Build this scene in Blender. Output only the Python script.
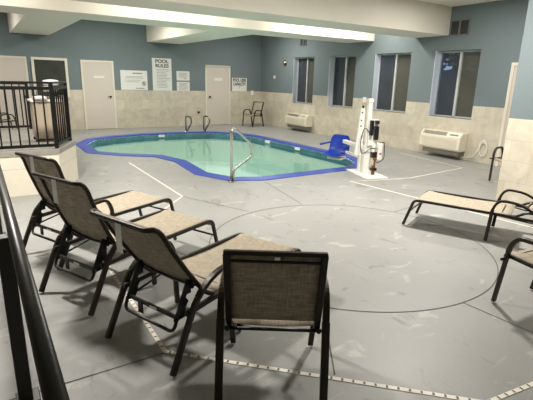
import bpy, bmesh, math, random
from mathutils import Vector, Matrix
random.seed(7)
PI = math.pi
SC = bpy.context.scene
COL = SC.collection
for o in list(bpy.data.objects): bpy.data.objects.remove(o)

# ------------------------------------------------------------------ camera
W, D = 9.137, 14.603           # window wall X, door wall Y
ZT, ZW, ZB, ZC = 1.204, 2.385, 2.712, 3.31
cd = bpy.data.cameras.new('camera'); cam = bpy.data.objects.new('camera', cd); COL.objects.link(cam)
F = Vector((0.5283517, 0.8065756, -0.2651044)); R = Vector((0.8400426, -0.5419254, 0.0254018)); U = Vector((0.1231784, 0.2361201, 0.9638850))
cam.matrix_world = Matrix(((R.x, U.x, -F.x, 0), (R.y, U.y, -F.y, 0), (R.z, U.z, -F.z, 1.6447), (0, 0, 0, 1)))
cd.sensor_width = 36; cd.lens = 437.608 / 533 * 36; cd.clip_start = 0.02; cd.shift_x = -0.5 / 533
SC.camera = cam
# ------------------------------------------------------------------ world, lights, exposure
wd = bpy.data.worlds.new('world'); SC.world = wd; wd.use_nodes = True
bg = wd.node_tree.nodes['Background']; bg.inputs[0].default_value = (0.55, 0.66, 0.88, 1); bg.inputs[1].default_value = 4.5
def area(name, loc, size, power, col=(1, .86, .68), rot=(0, 0, 0), spread=PI):
    l = bpy.data.lights.new(name, 'AREA'); l.shape = 'SQUARE'; l.size = size; l.energy = power; l.color = col; l.spread = spread
    o = bpy.data.objects.new(name, l); COL.objects.link(o); o.location = loc; o.rotation_euler = rot; return o
WARM = (1, .955, .89)
# ceiling lamps: three bays, plus a lamp added to brighten the near beam; hidden above the beams or above the frame
for (x, y, pw) in [(-.3, 8.28, 28), (3.4, 8.28, 32), (7.4, 8.28, 66),
                   (.2, 5.0, 160), (4.6, 3.5, 165), (7.5, 5.0, 45), (2.6, -1.4, 8),  # rightmost lamp here is the added fill for the near beam
                   (-.6, 12.3, 62), (3.4, 12.3, 80), (7.7, 12.3, 64)]:
    lo = area('ceiling_or_fill_lamp', (x, y, ZC - .03), .32, pw, WARM)
    if y == 8.28: lo.data.shape = 'RECTANGLE'; lo.data.size = 2.6; lo.data.size_y = .25
pl = area('pool_fill_light', (4.6, 6.32, -.55), .22, 170, (.75, 1, .93), (math.radians(80), 0, 0))  # unseen underwater light, added to lighten the water
SC.view_settings.view_transform = 'Standard'; SC.view_settings.look = 'None'
SC.view_settings.exposure = 0.35; SC.view_settings.gamma = 1; SC.view_settings.use_curve_mapping = False

# ------------------------------------------------------------------ materials
def nt(name):
    m = bpy.data.materials.new(name); m.use_nodes = True
    return m, m.node_tree, m.node_tree.nodes['Principled BSDF']
def rgb(r, g, b):   # sRGB 0-255 to linear
    f = lambda c: (c / 255 / 12.92) if c / 255 <= .04045 else ((c / 255 + .055) / 1.055) ** 2.4
    return (f(r), f(g), f(b), 1)
def simple(name, c, rough=.5, metal=0, noise=0, scale=20, bump=0, bscale=60, spec=.5):
    m, t, b = nt(name)
    b.inputs['Base Color'].default_value = c; b.inputs['Roughness'].default_value = rough; b.inputs['Metallic'].default_value = metal
    b.inputs['Specular IOR Level'].default_value = spec
    tc = t.nodes.new('ShaderNodeTexCoord')
    n = t.nodes.new('ShaderNodeTexNoise'); n.inputs['Scale'].default_value = scale; n.inputs['Detail'].default_value = 4
    t.links.new(tc.outputs['Object'], n.inputs['Vector'])
    mx = t.nodes.new('ShaderNodeMix'); mx.data_type = 'RGBA'
    k = noise or .04
    mx.inputs[6].default_value = tuple(v * (1 - k) for v in c[:3]) + (1,); mx.inputs[7].default_value = tuple(min(1, v * (1 + k)) for v in c[:3]) + (1,)
    t.links.new(n.outputs['Fac'], mx.inputs[0]); t.links.new(mx.outputs[2], b.inputs['Base Color'])
    if bump:
        n2 = t.nodes.new('ShaderNodeTexNoise'); n2.inputs['Scale'].default_value = bscale; t.links.new(tc.outputs['Object'], n2.inputs['Vector'])
        bp = t.nodes.new('ShaderNodeBump'); bp.inputs['Strength'].default_value = bump; bp.inputs['Distance'].default_value = .01
        t.links.new(n2.outputs['Fac'], bp.inputs['Height']); t.links.new(bp.outputs['Normal'], b.inputs['Normal'])
    return m
M = {}
M['paint'] = simple('teal_wall_paint', rgb(112, 124, 127), .75, noise=.05, scale=1.5, bump=.15, bscale=90)
M['cream'] = simple('cream_ceiling_paint', rgb(230, 225, 212), .8, noise=.03, scale=2, bump=.2, bscale=70)
M['door'] = simple('door_paint', rgb(205, 196, 184), .5, noise=.02, scale=3)
M['frame'] = simple('white_trim_paint', rgb(222, 216, 200), .5)
M['bronze'] = simple('dark_bronze_frame', rgb(46, 39, 32), .38, .35, noise=.1, scale=12, spec=.5)
M['black'] = simple('black_frame_paint', rgb(13, 12, 12), .4, .1)
M['chip'] = simple('worn_black_rail_paint', rgb(30, 28, 25), .38, .0, noise=.3, scale=9, bump=.1)
M['steel'] = simple('polished_steel', (.75, .72, .66, 1), .16, 1)
M['skylit'] = simple('skylit_reveal_blue', rgb(214, 222, 236), .4)  # pale blue stands in for sky light on the window reveals
M['steel2'] = simple('dull_steel', (.22, .19, .16, 1), .3, 1)
M['alu'] = simple('aluminium_frame', rgb(205, 208, 205), .4, .3)
M['white'] = simple('white_plastic', rgb(232, 230, 222), .4)
M['ivory'] = simple('ivory_enamel', rgb(226, 220, 200), .42)
M['grey'] = simple('grey_grille', rgb(120, 118, 108), .6)
M['blackp'] = simple('black_plastic', rgb(14, 14, 15), .4)
M['bluep'] = simple('blue_plastic', rgb(20, 60, 165), .28)
M['rust'] = simple('brass_fitting', rgb(130, 84, 44), .45, .5)
M['sign'] = simple('white_sign', rgb(226, 226, 220), .5)
M['ink'] = simple('dark_ink', rgb(45, 48, 52), .6)
M['red'] = simple('red_ink', rgb(170, 60, 50), .6)
M['towel'] = simple('white_towel_cloth', rgb(236, 234, 228), .95, bump=.6, bscale=160)
M['hamper'] = simple('tan_hamper_cloth', rgb(182, 168, 148), .9, bump=.3)
M['joint'] = simple('dark_joint', rgb(84, 80, 72), .8)
M['drain'] = simple('drain_plastic', rgb(226, 220, 204), .5)
M['slot'] = simple('drain_slot', rgb(96, 90, 80), .7)
M['leaf'] = simple('dark_leaf', rgb(70, 84, 66), .7, noise=.5, scale=5)
M['bark'] = simple('bark', rgb(60, 48, 38), .9)
M['lawn'] = simple('dark_lawn', rgb(50, 60, 40), .95, noise=.4, scale=3)
M['spa_cap'] = simple('grey_platform_coating', rgb(150, 146, 138), .6, noise=.3, scale=5)
M['tag'] = simple('grey_care_tag', rgb(246, 246, 244), .7, noise=.08, scale=60)

def tile_mat(name, ax, c1, c2, mort, bw, bh, off=.5, rough=.45, nz=.12, z0=0, msize=.012):
    m, t, b = nt(name); N, L = t.nodes, t.links
    tc = N.new('ShaderNodeTexCoord'); sp = N.new('ShaderNodeSeparateXYZ'); cb = N.new('ShaderNodeCombineXYZ')
    L.new(tc.outputs['Object'], sp.inputs[0]); L.new(sp.outputs[ax], cb.inputs[0])
    ad = N.new('ShaderNodeMath'); ad.operation = 'ADD'; ad.inputs[1].default_value = z0; L.new(sp.outputs[2], ad.inputs[0]); L.new(ad.outputs[0], cb.inputs[1])
    br = N.new('ShaderNodeTexBrick'); br.offset = off; br.inputs['Scale'].default_value = 1
    br.inputs['Brick Width'].default_value = bw; br.inputs['Row Height'].default_value = bh; br.inputs['Mortar Size'].default_value = msize * .25
    br.inputs['Color1'].default_value = c1; br.inputs['Color2'].default_value = c2; br.inputs['Mortar'].default_value = mort
    L.new(cb.outputs[0], br.inputs['Vector'])
    n = N.new('ShaderNodeTexNoise'); n.inputs['Scale'].default_value = 3.2; n.inputs['Detail'].default_value = 7; n.inputs['Distortion'].default_value = 1.2
    L.new(tc.outputs['Object'], n.inputs['Vector'])
    hsv = N.new('ShaderNodeHueSaturation'); L.new(br.outputs['Color'], hsv.inputs['Color'])
    mr = N.new('ShaderNodeMapRange'); mr.inputs[1].default_value = .3; mr.inputs[2].default_value = .7; mr.inputs[3].default_value = 1 - nz; mr.inputs[4].default_value = 1 + nz
    L.new(n.outputs['Fac'], mr.inputs[0]); L.new(mr.outputs[0], hsv.inputs['Value'])
    L.new(hsv.outputs[0], b.inputs['Base Color']); b.inputs['Roughness'].default_value = rough
    bp = N.new('ShaderNodeBump'); bp.inputs['Strength'].default_value = .3; bp.inputs['Distance'].default_value = .003; bp.invert = True
    L.new(br.outputs['Fac'], bp.inputs['Height']); L.new(bp.outputs['Normal'], b.inputs['Normal'])
    return m
TA, TB, TM = rgb(206, 198, 180), rgb(192, 184, 166), rgb(182, 174, 156)
M['tileX'] = tile_mat('beige_stone_tile_a', 0, TA, TB, TM, .61, .301)
M['tileY'] = tile_mat('beige_stone_tile_b', 1, TA, TB, TM, .61, .301)
M['platX'] = tile_mat('cream_platform_tile_a', 0, rgb(232, 224, 206), rgb(226, 218, 200), rgb(190, 182, 166), 3.1, .38, 0, nz=.03)
M['band'] = tile_mat('waterline_tile', 0, rgb(40, 92, 108), rgb(58, 116, 128), rgb(120, 150, 150), .05, .05, 0, nz=.2)

def floor_mat():
    m, t, b = nt('grey_coated_concrete'); N, L = t.nodes, t.links
    tc = N.new('ShaderNodeTexCoord')
    def noise(s, d=6, dist=0, sc=None):
        n = N.new('ShaderNodeTexNoise'); n.inputs['Scale'].default_value = s; n.inputs['Detail'].default_value = d; n.inputs['Distortion'].default_value = dist
        n.inputs['Roughness'].default_value = .6
        if sc:
            mp = N.new('ShaderNodeMapping'); mp.inputs['Scale'].default_value = sc; mp.inputs['Location'].default_value = (3, 1, 0)
            L.new(tc.outputs['Object'], mp.inputs[0]); L.new(mp.outputs[0], n.inputs['Vector'])
        else: L.new(tc.outputs['Object'], n.inputs['Vector'])
        return n
    base = N.new('ShaderNodeMix'); base.data_type = 'RGBA'
    base.inputs[6].default_value = rgb(133, 133, 130); base.inputs[7].default_value = rgb(154, 154, 150)
    big = noise(1.3, 8, .6); L.new(big.outputs['Fac'], base.inputs[0])
    # bare pale flakes and dark damp marks, both with their own outline
    fl = noise(2.4, 9, .8, (1, 1.9, 1)); r1 = N.new('ShaderNodeMapRange'); r1.inputs[1].default_value = .60; r1.inputs[2].default_value = .68; L.new(fl.outputs['Fac'], r1.inputs[0])
    m1 = N.new('ShaderNodeMix'); m1.data_type = 'RGBA'; L.new(base.outputs[2], m1.inputs[6]); m1.inputs[7].default_value = rgb(196, 194, 186)
    k1 = N.new('ShaderNodeMath'); k1.operation = 'MULTIPLY'; k1.inputs[1].default_value = .38; L.new(r1.outputs[0], k1.inputs[0]); L.new(k1.outputs[0], m1.inputs[0])
    dk = noise(3.6, 6, 1.0, (1.5, .8, 1)); r2 = N.new('ShaderNodeMapRange'); r2.inputs[1].default_value = .60; r2.inputs[2].default_value = .68; L.new(dk.outputs['Fac'], r2.inputs[0])
    m2 = N.new('ShaderNodeMix'); m2.data_type = 'RGBA'; L.new(m1.outputs[2], m2.inputs[6]); m2.inputs[7].default_value = rgb(112, 110, 103)
    k2 = N.new('ShaderNodeMath'); k2.operation = 'MULTIPLY'; k2.inputs[1].default_value = .6; L.new(r2.outputs[0], k2.inputs[0]); L.new(k2.outputs[0], m2.inputs[0])
    L.new(m2.outputs[2], b.inputs['Base Color'])
    rr = N.new('ShaderNodeMapRange'); rr.inputs[3].default_value = .34; rr.inputs[4].default_value = .6; L.new(big.outputs['Fac'], rr.inputs[0]); L.new(rr.outputs[0], b.inputs['Roughness'])
    b.inputs['Specular IOR Level'].default_value = .4
    bp = N.new('ShaderNodeBump'); bp.inputs['Strength'].default_value = .12; bp.inputs['Distance'].default_value = .01
    fn = noise(38, 3); L.new(fn.outputs['Fac'], bp.inputs['Height']); L.new(bp.outputs['Normal'], b.inputs['Normal'])
    return m
M['floor'] = floor_mat()

def sling_mat():
    m, t, b = nt('woven_tan_sling'); N, L = t.nodes, t.links
    tc = N.new('ShaderNodeTexCoord')
    cols = []
    for sc in ((260, 14, 14), (14, 260, 14)):
        mp = N.new('ShaderNodeMapping'); mp.inputs['Scale'].default_value = sc; L.new(tc.outputs['Object'], mp.inputs[0])
        n = N.new('ShaderNodeTexNoise'); n.inputs['Scale'].default_value = 1; n.inputs['Detail'].default_value = 3; L.new(mp.outputs[0], n.inputs['Vector']); cols.append(n)
    a = N.new('ShaderNodeMath'); a.operation = 'ADD'; L.new(cols[0].outputs['Fac'], a.inputs[0]); L.new(cols[1].outputs['Fac'], a.inputs[1])
    r = N.new('ShaderNodeMapRange'); r.inputs[1].default_value = .6; r.inputs[2].default_value = 1.4; L.new(a.outputs[0], r.inputs[0])
    mx = N.new('ShaderNodeMix'); mx.data_type = 'RGBA'; mx.inputs[6].default_value = rgb(110, 101, 88); mx.inputs[7].default_value = rgb(198, 186, 165); L.new(r.outputs[0], mx.inputs[0])
    L.new(mx.outputs[2], b.inputs['Base Color']); b.inputs['Roughness'].default_value = .8; b.inputs['Specular IOR Level'].default_value = .2
    tr = N.new('ShaderNodeBsdfTranslucent'); L.new(mx.outputs[2], tr.inputs['Color'])
    ms = N.new('ShaderNodeMixShader'); ms.inputs[0].default_value = .02
    out = N['Material Output']; L.new(b.outputs[0], ms.inputs[1]); L.new(tr.outputs[0], ms.inputs[2]); L.new(ms.outputs[0], out.inputs[0])
    return m
M['sling'] = sling_mat()

def water_mat():
    m, t, b = nt('pool_water'); N, L = t.nodes, t.links; N.remove(b)
    tc = N.new('ShaderNodeTexCoord'); n = N.new('ShaderNodeTexNoise'); n.inputs['Scale'].default_value = 2.2; n.inputs['Detail'].default_value = 3; L.new(tc.outputs['Object'], n.inputs['Vector'])
    bp = N.new('ShaderNodeBump'); bp.inputs['Strength'].default_value = .12; bp.inputs['Distance'].default_value = .05; L.new(n.outputs['Fac'], bp.inputs['Height'])
    tr = N.new('ShaderNodeBsdfTransparent'); tr.inputs[0].default_value = (.93, .995, .975, 1)
    g = N.new('ShaderNodeBsdfGlossy'); g.inputs['Roughness'].default_value = .03; L.new(bp.outputs['Normal'], g.inputs['Normal'])
    f = N.new('ShaderNodeFresnel'); f.inputs[0].default_value = 1.33; L.new(bp.outputs['Normal'], f.inputs['Normal'])
    ms = N.new('ShaderNodeMixShader'); L.new(f.outputs[0], ms.inputs[0]); L.new(tr.outputs[0], ms.inputs[1]); L.new(g.outputs[0], ms.inputs[2]); L.new(ms.outputs[0], N['Material Output'].inputs[0])
    return m
M['water'] = water_mat()
def glass_mat(name='window_glass', tint=(.34, .38, .42, 1)):
    m, t, b = nt(name); N, L = t.nodes, t.links; N.remove(b)
    tr = N.new('ShaderNodeBsdfTransparent'); tr.inputs[0].default_value = tint
    g = N.new('ShaderNodeBsdfGlossy'); g.inputs['Roughness'].default_value = .06
    tc = N.new('ShaderNodeTexCoord'); n = N.new('ShaderNodeTexNoise'); n.inputs['Scale'].default_value = 3; n.inputs['Detail'].default_value = 5; L.new(tc.outputs['Object'], n.inputs['Vector'])
    rr = N.new('ShaderNodeMapRange'); rr.inputs[3].default_value = .02; rr.inputs[4].default_value = .3; L.new(n.outputs['Fac'], rr.inputs[0]); L.new(rr.outputs[0], g.inputs['Roughness'])
    f = N.new('ShaderNodeFresnel'); f.inputs[0].default_value = 1.5
    ms = N.new('ShaderNodeMixShader'); L.new(f.outputs[0], ms.inputs[0]); L.new(tr.outputs[0], ms.inputs[1]); L.new(g.outputs[0], ms.inputs[2]); L.new(ms.outputs[0], N['Material Output'].inputs[0])
    return m
def screen_mat():
    m = glass_mat('screened_glass', (.20, .20, .19, 1)); N, L = m.node_tree.nodes, m.node_tree.links
    out = N['Material Output']; src = out.inputs[0].links[0].from_socket
    d = N.new('ShaderNodeBsdfDiffuse'); d.inputs[0].default_value = rgb(118, 118, 110); ms = N.new('ShaderNodeMixShader'); ms.inputs[0].default_value = .5  # diffuse share of the mesh, raised to imitate the reflected room as well
    L.new(src, ms.inputs[1]); L.new(d.outputs[0], ms.inputs[2]); L.new(ms.outputs[0], out.inputs[0]); return m
M['screen'] = screen_mat()
def reflection_haze_mat():
    m = glass_mat('window_glass', (.36, .40, .44, 1)); N, L = m.node_tree.nodes, m.node_tree.links
    out = N['Material Output']; src = out.inputs[0].links[0].from_socket
    d = N.new('ShaderNodeBsdfDiffuse'); d.inputs[0].default_value = rgb(120, 128, 138); ms = N.new('ShaderNodeMixShader'); ms.inputs[0].default_value = .22  # flat diffuse share imitates the bright room reflected in the panes
    L.new(src, ms.inputs[1]); L.new(d.outputs[0], ms.inputs[2]); L.new(ms.outputs[0], out.inputs[0]); return m
M['glass'] = reflection_haze_mat()
M['fence'] = simple('backdrop_fence_board', rgb(92, 90, 84), .9, noise=.4, scale=4)
M['basin'] = simple('pale_aqua_plaster', rgb(216, 242, 233), .6, noise=.06, scale=1.2)
M['coping'] = simple('blue_coping_paint', rgb(44, 68, 158), .4, noise=.18, scale=5, bump=.2)
M['coping2'] = simple('blue_coping_edge', rgb(36, 60, 150), .4, noise=.12, scale=8)

# ------------------------------------------------------------------ mesh helpers
class MB:
    def __init__(s): s.bm = bmesh.new(); s.mats = []
    def mi(s, mat):
        if mat not in s.mats: s.mats.append(mat)
        return s.mats.index(mat)
    def face(s, vs, mat, smooth=False):
        try: f = s.bm.faces.new(vs)
        except ValueError: return
        f.material_index = s.mi(mat); f.smooth = smooth
    def box(s, lo, hi, mat, mtx=None, bevel=0):
        b2 = bmesh.new(); bmesh.ops.create_cube(b2, size=1)
        c = [(a + b) / 2 for a, b in zip(lo, hi)]; d = [abs(b - a) for a, b in zip(lo, hi)]
        for v in b2.verts: v.co = Vector((v.co.x * d[0] + c[0], v.co.y * d[1] + c[1], v.co.z * d[2] + c[2]))
        if bevel: bmesh.ops.bevel(b2, geom=list(b2.edges), offset=bevel, segments=2, affect='EDGES', profile=.5)
        s.merge(b2, mat, mtx); return s
    def merge(s, b2, mat, mtx=None, smooth=False):
        k = s.mi(mat); mp = {}
        for v in b2.verts: mp[v] = s.bm.verts.new(mtx @ v.co if mtx else v.co)
        for f in b2.faces:
            try: g = s.bm.faces.new([mp[v] for v in f.verts]); g.material_index = k; g.smooth = smooth
            except ValueError: pass
        b2.free()
    def prism(s, poly, z0, z1, mat, top=True, bottom=True, sidemat=None):
        a = [s.bm.verts.new((x, y, z0)) for x, y in poly]; b = [s.bm.verts.new((x, y, z1)) for x, y in poly]; n = len(poly)
        for i in range(n): s.face([a[i], a[(i + 1) % n], b[(i + 1) % n], b[i]], sidemat or mat)
        if top: s.face(b, mat)
        if bottom: s.face(a[::-1], mat)
        return s
    def sweep(s, pts, prof, mat, closed=False, up=Vector((0, 0, 1)), cap=True, smooth=True):
        pts = [Vector(p) for p in pts]; n = len(pts); rings = []
        prev = None
        for i, p in enumerate(pts):
            if closed: t = (pts[(i + 1) % n] - pts[i - 1]).normalized()
            else: t = (pts[min(i + 1, n - 1)] - pts[max(i - 1, 0)]).normalized()
            ref = prev if prev is not None else (up if abs(t.dot(up)) < .95 else Vector((1, 0, 0)))
            a = (ref - t * ref.dot(t)).normalized(); prev = a; b = t.cross(a)
            rings.append([s.bm.verts.new(p + b * u + a * v) for u, v in prof])
        m = len(prof)
        for i in range(n if closed else n - 1):
            r0, r1 = rings[i], rings[(i + 1) % n]
            for j in range(m): s.face([r0[j], r0[(j + 1) % m], r1[(j + 1) % m], r1[j]], mat, smooth)
        if cap and not closed: s.face(rings[0][::-1], mat); s.face(rings[-1], mat)
        return s
    def tube(s, pts, r, mat, seg=10, closed=False, flat=1.0):
        prof = [(math.cos(2 * PI * k / seg) * r * flat, math.sin(2 * PI * k / seg) * r) for k in range(seg)]
        return s.sweep(pts, prof, mat, closed)
    def bar(s, pts, w, h, mat, closed=False):
        return s.sweep(pts, [(-w / 2, -h / 2), (w / 2, -h / 2), (w / 2, h / 2), (-w / 2, h / 2)], mat, closed, smooth=False)
    def cyl(s, c, r, h, mat, seg=20, r2=None):
        b2 = bmesh.new(); bmesh.ops.create_cone(b2, cap_ends=True, segments=seg, radius1=r, radius2=r if r2 is None else r2, depth=h)
        s.merge(b2, mat, Matrix.Translation((c[0], c[1], c[2] + h / 2)), True); return s
    def ball(s, c, r, mat, sc=(1, 1, 1)):
        b2 = bmesh.new(); bmesh.ops.create_icosphere(b2, subdivisions=3, radius=r)
        s.merge(b2, mat, Matrix.Translation(c) @ Matrix.Diagonal((*sc, 1)), True); return s
    def build(s, name, parent=None, bevel=0):
        bmesh.ops.recalc_face_normals(s.bm, faces=s.bm.faces)
        me = bpy.data.meshes.new(name); s.bm.to_mesh(me); s.bm.free()
        for m in s.mats: me.materials.append(M[m])
        o = bpy.data.objects.new(name, me); COL.objects.link(o)
        if parent: o.parent = parent
        if bevel:
            md = o.modifiers.new('bevel', 'BEVEL'); md.width = bevel; md.segments = 2
        return o
def fillet(pts, r, n=5):
    pts = [Vector(p) for p in pts]; out = [pts[0]]
    for i in range(1, len(pts) - 1):
        a, b, c = pts[i - 1], pts[i], pts[i + 1]
        d1, d2 = (a - b), (c - b); k = min(r, d1.length * .49, d2.length * .49)
        p, q = b + d1.normalized() * k, b + d2.normalized() * k
        for j in range(n + 1):
            t = j / n; out.append((1 - t) ** 2 * p + 2 * t * (1 - t) * b + t * t * q)
    out.append(pts[-1]); return out
def tag(o, label, cat, group=None, kind=None):
    o['label'] = label; o['category'] = cat
    if group: o['group'] = group
    if kind: o['kind'] = kind
    return o
def struct(o): o['kind'] = 'structure'; return o
def thing(name, loc, rz=0):
    o = bpy.data.objects.new(name, None); COL.objects.link(o); o.location = loc; o.rotation_euler = (0, 0, rz); o.empty_display_size = .1; return o
def copy_tree(o, parent=None):
    c = o.copy(); COL.objects.link(c); c.parent = parent
    for ch in [k for k in bpy.data.objects if k.parent == o]: copy_tree(ch, c)
    return c
def text(name, s, size, mat, parent, loc, rot, align='CENTER', sx=1, bold=0):
    cu = bpy.data.curves.new(name, 'FONT'); cu.body = s; cu.size = size; cu.extrude = .0008; cu.align_x = align; cu.align_y = 'CENTER'; cu.offset = bold
    to = bpy.data.objects.new('tmp', cu); COL.objects.link(to)
    bpy.context.view_layer.update()
    me = bpy.data.meshes.new_from_object(to.evaluated_get(bpy.context.evaluated_depsgraph_get())); bpy.data.objects.remove(to)
    me.materials.clear(); me.materials.append(M[mat])
    o = bpy.data.objects.new(name, me); COL.objects.link(o); o.parent = parent; o.location = loc; o.rotation_euler = rot; o.scale = (sx, 1, 1)
    return o

# ------------------------------------------------------------------ structure
XL, YB = -4.2, -3.2
outer = [(6.10, 6.08), (3.92, 6.06), (3.35, 6.30), (3.05, 7.0), (3.18, 8.30), (3.00, 9.0), (2.42, 9.42), (1.86, 10.05), (1.88, 11.55), (2.30, 12.38),
         (3.00, 12.78), (3.95, 13.02), (5.20, 13.0), (6.20, 12.78), (6.82, 12.10), (7.06, 11.2), (7.10, 9.0), (7.12, 7.15), (6.78, 6.45)]
def inset(poly, d):
    n = len(poly); out = []
    ar = sum(poly[i][0] * poly[(i + 1) % n][1] - poly[(i + 1) % n][0] * poly[i][1] for i in range(n)); sg = 1 if ar > 0 else -1
    for i in range(n):
        p0, p1, p2 = Vector(poly[i - 1]), Vector(poly[i]), Vector(poly[(i + 1) % n])
        e1, e2 = (p1 - p0).normalized(), (p2 - p1).normalized()
        n1, n2 = Vector((-e1.y, e1.x)) * sg, Vector((-e2.y, e2.x)) * sg
        b = (n1 + n2).normalized(); out.append(tuple(p1 + b * d / max(.5, b.dot(n1))))
    return out
inner = inset(outer, .27)
# floor with a pool-shaped hole (ring stitched by triangulation)
fb = MB(); bm = fb.bm
fv = [bm.verts.new((x, y, 0)) for x, y in [(XL, YB), (W + .05, YB), (W + .05, D + .05), (XL, D + .05)]]
pv = [bm.verts.new((x, y, 0)) for x, y in outer]
ed = [bm.edges.new((fv[i], fv[(i + 1) % 4])) for i in range(4)] + [bm.edges.new((pv[i], pv[(i + 1) % len(pv)])) for i in range(len(pv))]
bmesh.ops.triangle_fill(bm, use_beauty=True, edges=ed, use_dissolve=False)
from mathutils.geometry import intersect_point_tri_2d
def inside(p, poly):
    c = False; n = len(poly)
    for i in range(n):
        x1, y1 = poly[i]; x2, y2 = poly[i - 1]
        if (y1 > p[1]) != (y2 > p[1]) and p[0] < (x2 - x1) * (p[1] - y1) / (y2 - y1) + x1: c = not c
    return c
bmesh.ops.delete(bm, geom=[f for f in bm.faces if inside(f.calc_center_median(), outer)], context='FACES_ONLY')
for f in bm.faces:
    if f.normal.z < 0: f.normal_flip()
fb.mats = ['floor']
me = bpy.data.meshes.new('floor'); bm.to_mesh(me); bm.free(); me.materials.append(M['floor'])
fl = bpy.data.objects.new('floor', me); COL.objects.link(fl); struct(fl)

def wall_seg(mb, axis, c0, c1, u0, u1, z0, z1, tile='tileX'):
    """a slab of wall between thickness planes c0..c1; tiled below ZT and painted above"""
    for a, b, m in ((z0, min(z1, ZT), tile), (max(z0, ZT), z1, 'paint')):
        if b - a > 1e-4:
            if axis == 'x': mb.box((c0, u0, a), (c1, u1, b), m)
            else: mb.box((u0, c0, a), (u1, c1, b), m)
# window wall with four window holes
wins = [(5.79, 6.92), (7.62, 8.82), (9.55, 10.68), (11.42, 12.52)]
mb = MB(); TH = .30
ys = [3.3]
for a, b in wins: ys += [a, b]
ys.append(D + .3)
for i in range(0, len(ys), 2): wall_seg(mb, 'x', W, W + TH, ys[i], ys[i + 1], 0, ZC, 'tileY')
for a, b in wins:
    wall_seg(mb, 'x', W, W + TH, a, b, 0, .90, 'tileY'); wall_seg(mb, 'x', W, W + TH, a, b, ZW, ZC, 'tileY')
struct(mb.build('wall_right'))
# door wall
mb = MB(); wall_seg(mb, 'y', D, D + .3, XL - .3, W, 0, ZC, 'tileX'); struct(mb.build('wall_back'))
mb = MB(); wall_seg(mb, 'x', XL - .3, XL, YB, D, 0, ZC, 'tileY'); struct(mb.build('wall_left'))
mb = MB(); wall_seg(mb, 'y', YB - .3, YB, XL - .3, 6.66, 0, ZC, 'tileX'); struct(mb.build('wall_front'))
# projecting wall block at the right
mb = MB(); wall_seg(mb, 'x', 6.36, 6.66, YB - .3, 3.45, 0, ZC, 'tileY'); wall_seg(mb, 'y', 3.15, 3.45, 6.66, W + TH, 0, ZC, 'tileX'); struct(mb.build('wall_corner'))
mb = MB(); mb.box((XL - .3, YB - .3, ZC), (W + TH, D + .3, ZC + .15), 'cream'); struct(mb.build('ceiling'))
# beams
def beam(lo, hi):
    m = MB(); m.box(lo, hi, 'cream'); return m
struct(beam((XL, 8.91, ZB), (W, 9.92, ZC)).build('trim_1'))
struct(beam((XL, 6.636, ZB), (W, 7.56, ZC)).build('trim_2'))
struct(beam((.97, 9.92, ZB), (1.95, D, ZC)).build('trim_3'))
struct(beam((4.80, 9.92, ZB), (5.94, D, ZC)).build('trim_4'))

# windows: aluminium frame, mullion, dark panes
for i, (a, b) in enumerate(wins):
    x0 = W + .17; m = MB(); fr = .035
    m.box((x0, a, .90), (x0 + .06, b, .90 + fr), 'alu').box((x0, a, ZW - fr), (x0 + .06, b, ZW), 'alu')
    m.box((x0, a, .90 + fr), (x0 + .06, a + fr, ZW - fr), 'alu').box((x0, b - fr, .90 + fr), (x0 + .06, b, ZW - fr), 'alu')
    w = struct(m.build('window_%d' % (i + 1)))
    mid = a + (b - a) * .50; m = MB(); m.box((x0 - .012, mid - .028, .93), (x0 + .05, mid + .028, ZW - .03), 'alu'); m.build('mullion', w)
    m = MB(); m.box((x0 + .02, mid, .93), (x0 + .026, b - .03, ZW - .03), 'glass'); m.build('pane', w)
    m = MB(); m.box((x0 + .035, a + .03, .93), (x0 + .041, mid, ZW - .03), 'screen'); m.build('pane', w)
    m = MB(); m.box((W + .0, b - .012, .90), (W + .17, b, ZW), 'skylit'); m.build('skylit_reveal_strip', w)  # strip on the far reveal, sky light put into its colour
    m = MB(); m.box((W - .004, a, .885), (W + .17, b, .90), 'frame'); m.build('window_sill', w)
# doors on the back wall
def door(n, x0, x1, h, knob_x, lever):
    m = MB(); f = .05
    m.box((x0, D - .03, 0), (x0 + f, D + .01, h - f), 'frame').box((x1 - f, D - .03, 0), (x1, D + .01, h - f), 'frame').box((x0, D - .03, h - f), (x1, D + .01, h), 'frame')
    fr = struct(m.build('door_%d' % n))
    m = MB(); m.box((x0 + f, D - .018, .012), (x1 - f, D + .01, h - f), 'door', bevel=.003); leaf = m.build('door_leaf', fr)
    m = MB()
    if lever:
        m.cyl((0, 0, 0), .032, .012, 'blackp'); m.tube([(0, 0, .01), (0, 0, .05), (-.1, 0, .055)], .010, 'blackp')
    else:
        m.cyl((0, 0, 0), .034, .01, 'blackp'); m.cyl((0, 0, .01), .014, .03, 'blackp'); m.ball((0, 0, .06), .034, 'blackp')
    k = m.build('door_handle', leaf); k.location = (knob_x, D - .018, 1.0); k.rotation_euler = (PI / 2, 0, 0)
    return fr
d2 = door(2, 2.737, 3.70, 2.08, 3.56, True)
d3 = door(3, 6.826, 7.82, 2.08, 6.99, False)
m = MB(); m.box((3.09, D - .028, 1.56), (3.40, D - .019, 1.625), 'sign'); m.build('door_plate', d2)
m = MB(); m.box((7.17, D - .028, 1.56), (7.50, D - .019, 1.66), 'sign'); m.build('door_plate', d3)
m = MB(); m.box((6.83, D - .055, 2.04), (7.81, D - .03, 2.085), 'door', bevel=.004); m.build('door_closer_rail', d3)
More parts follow.
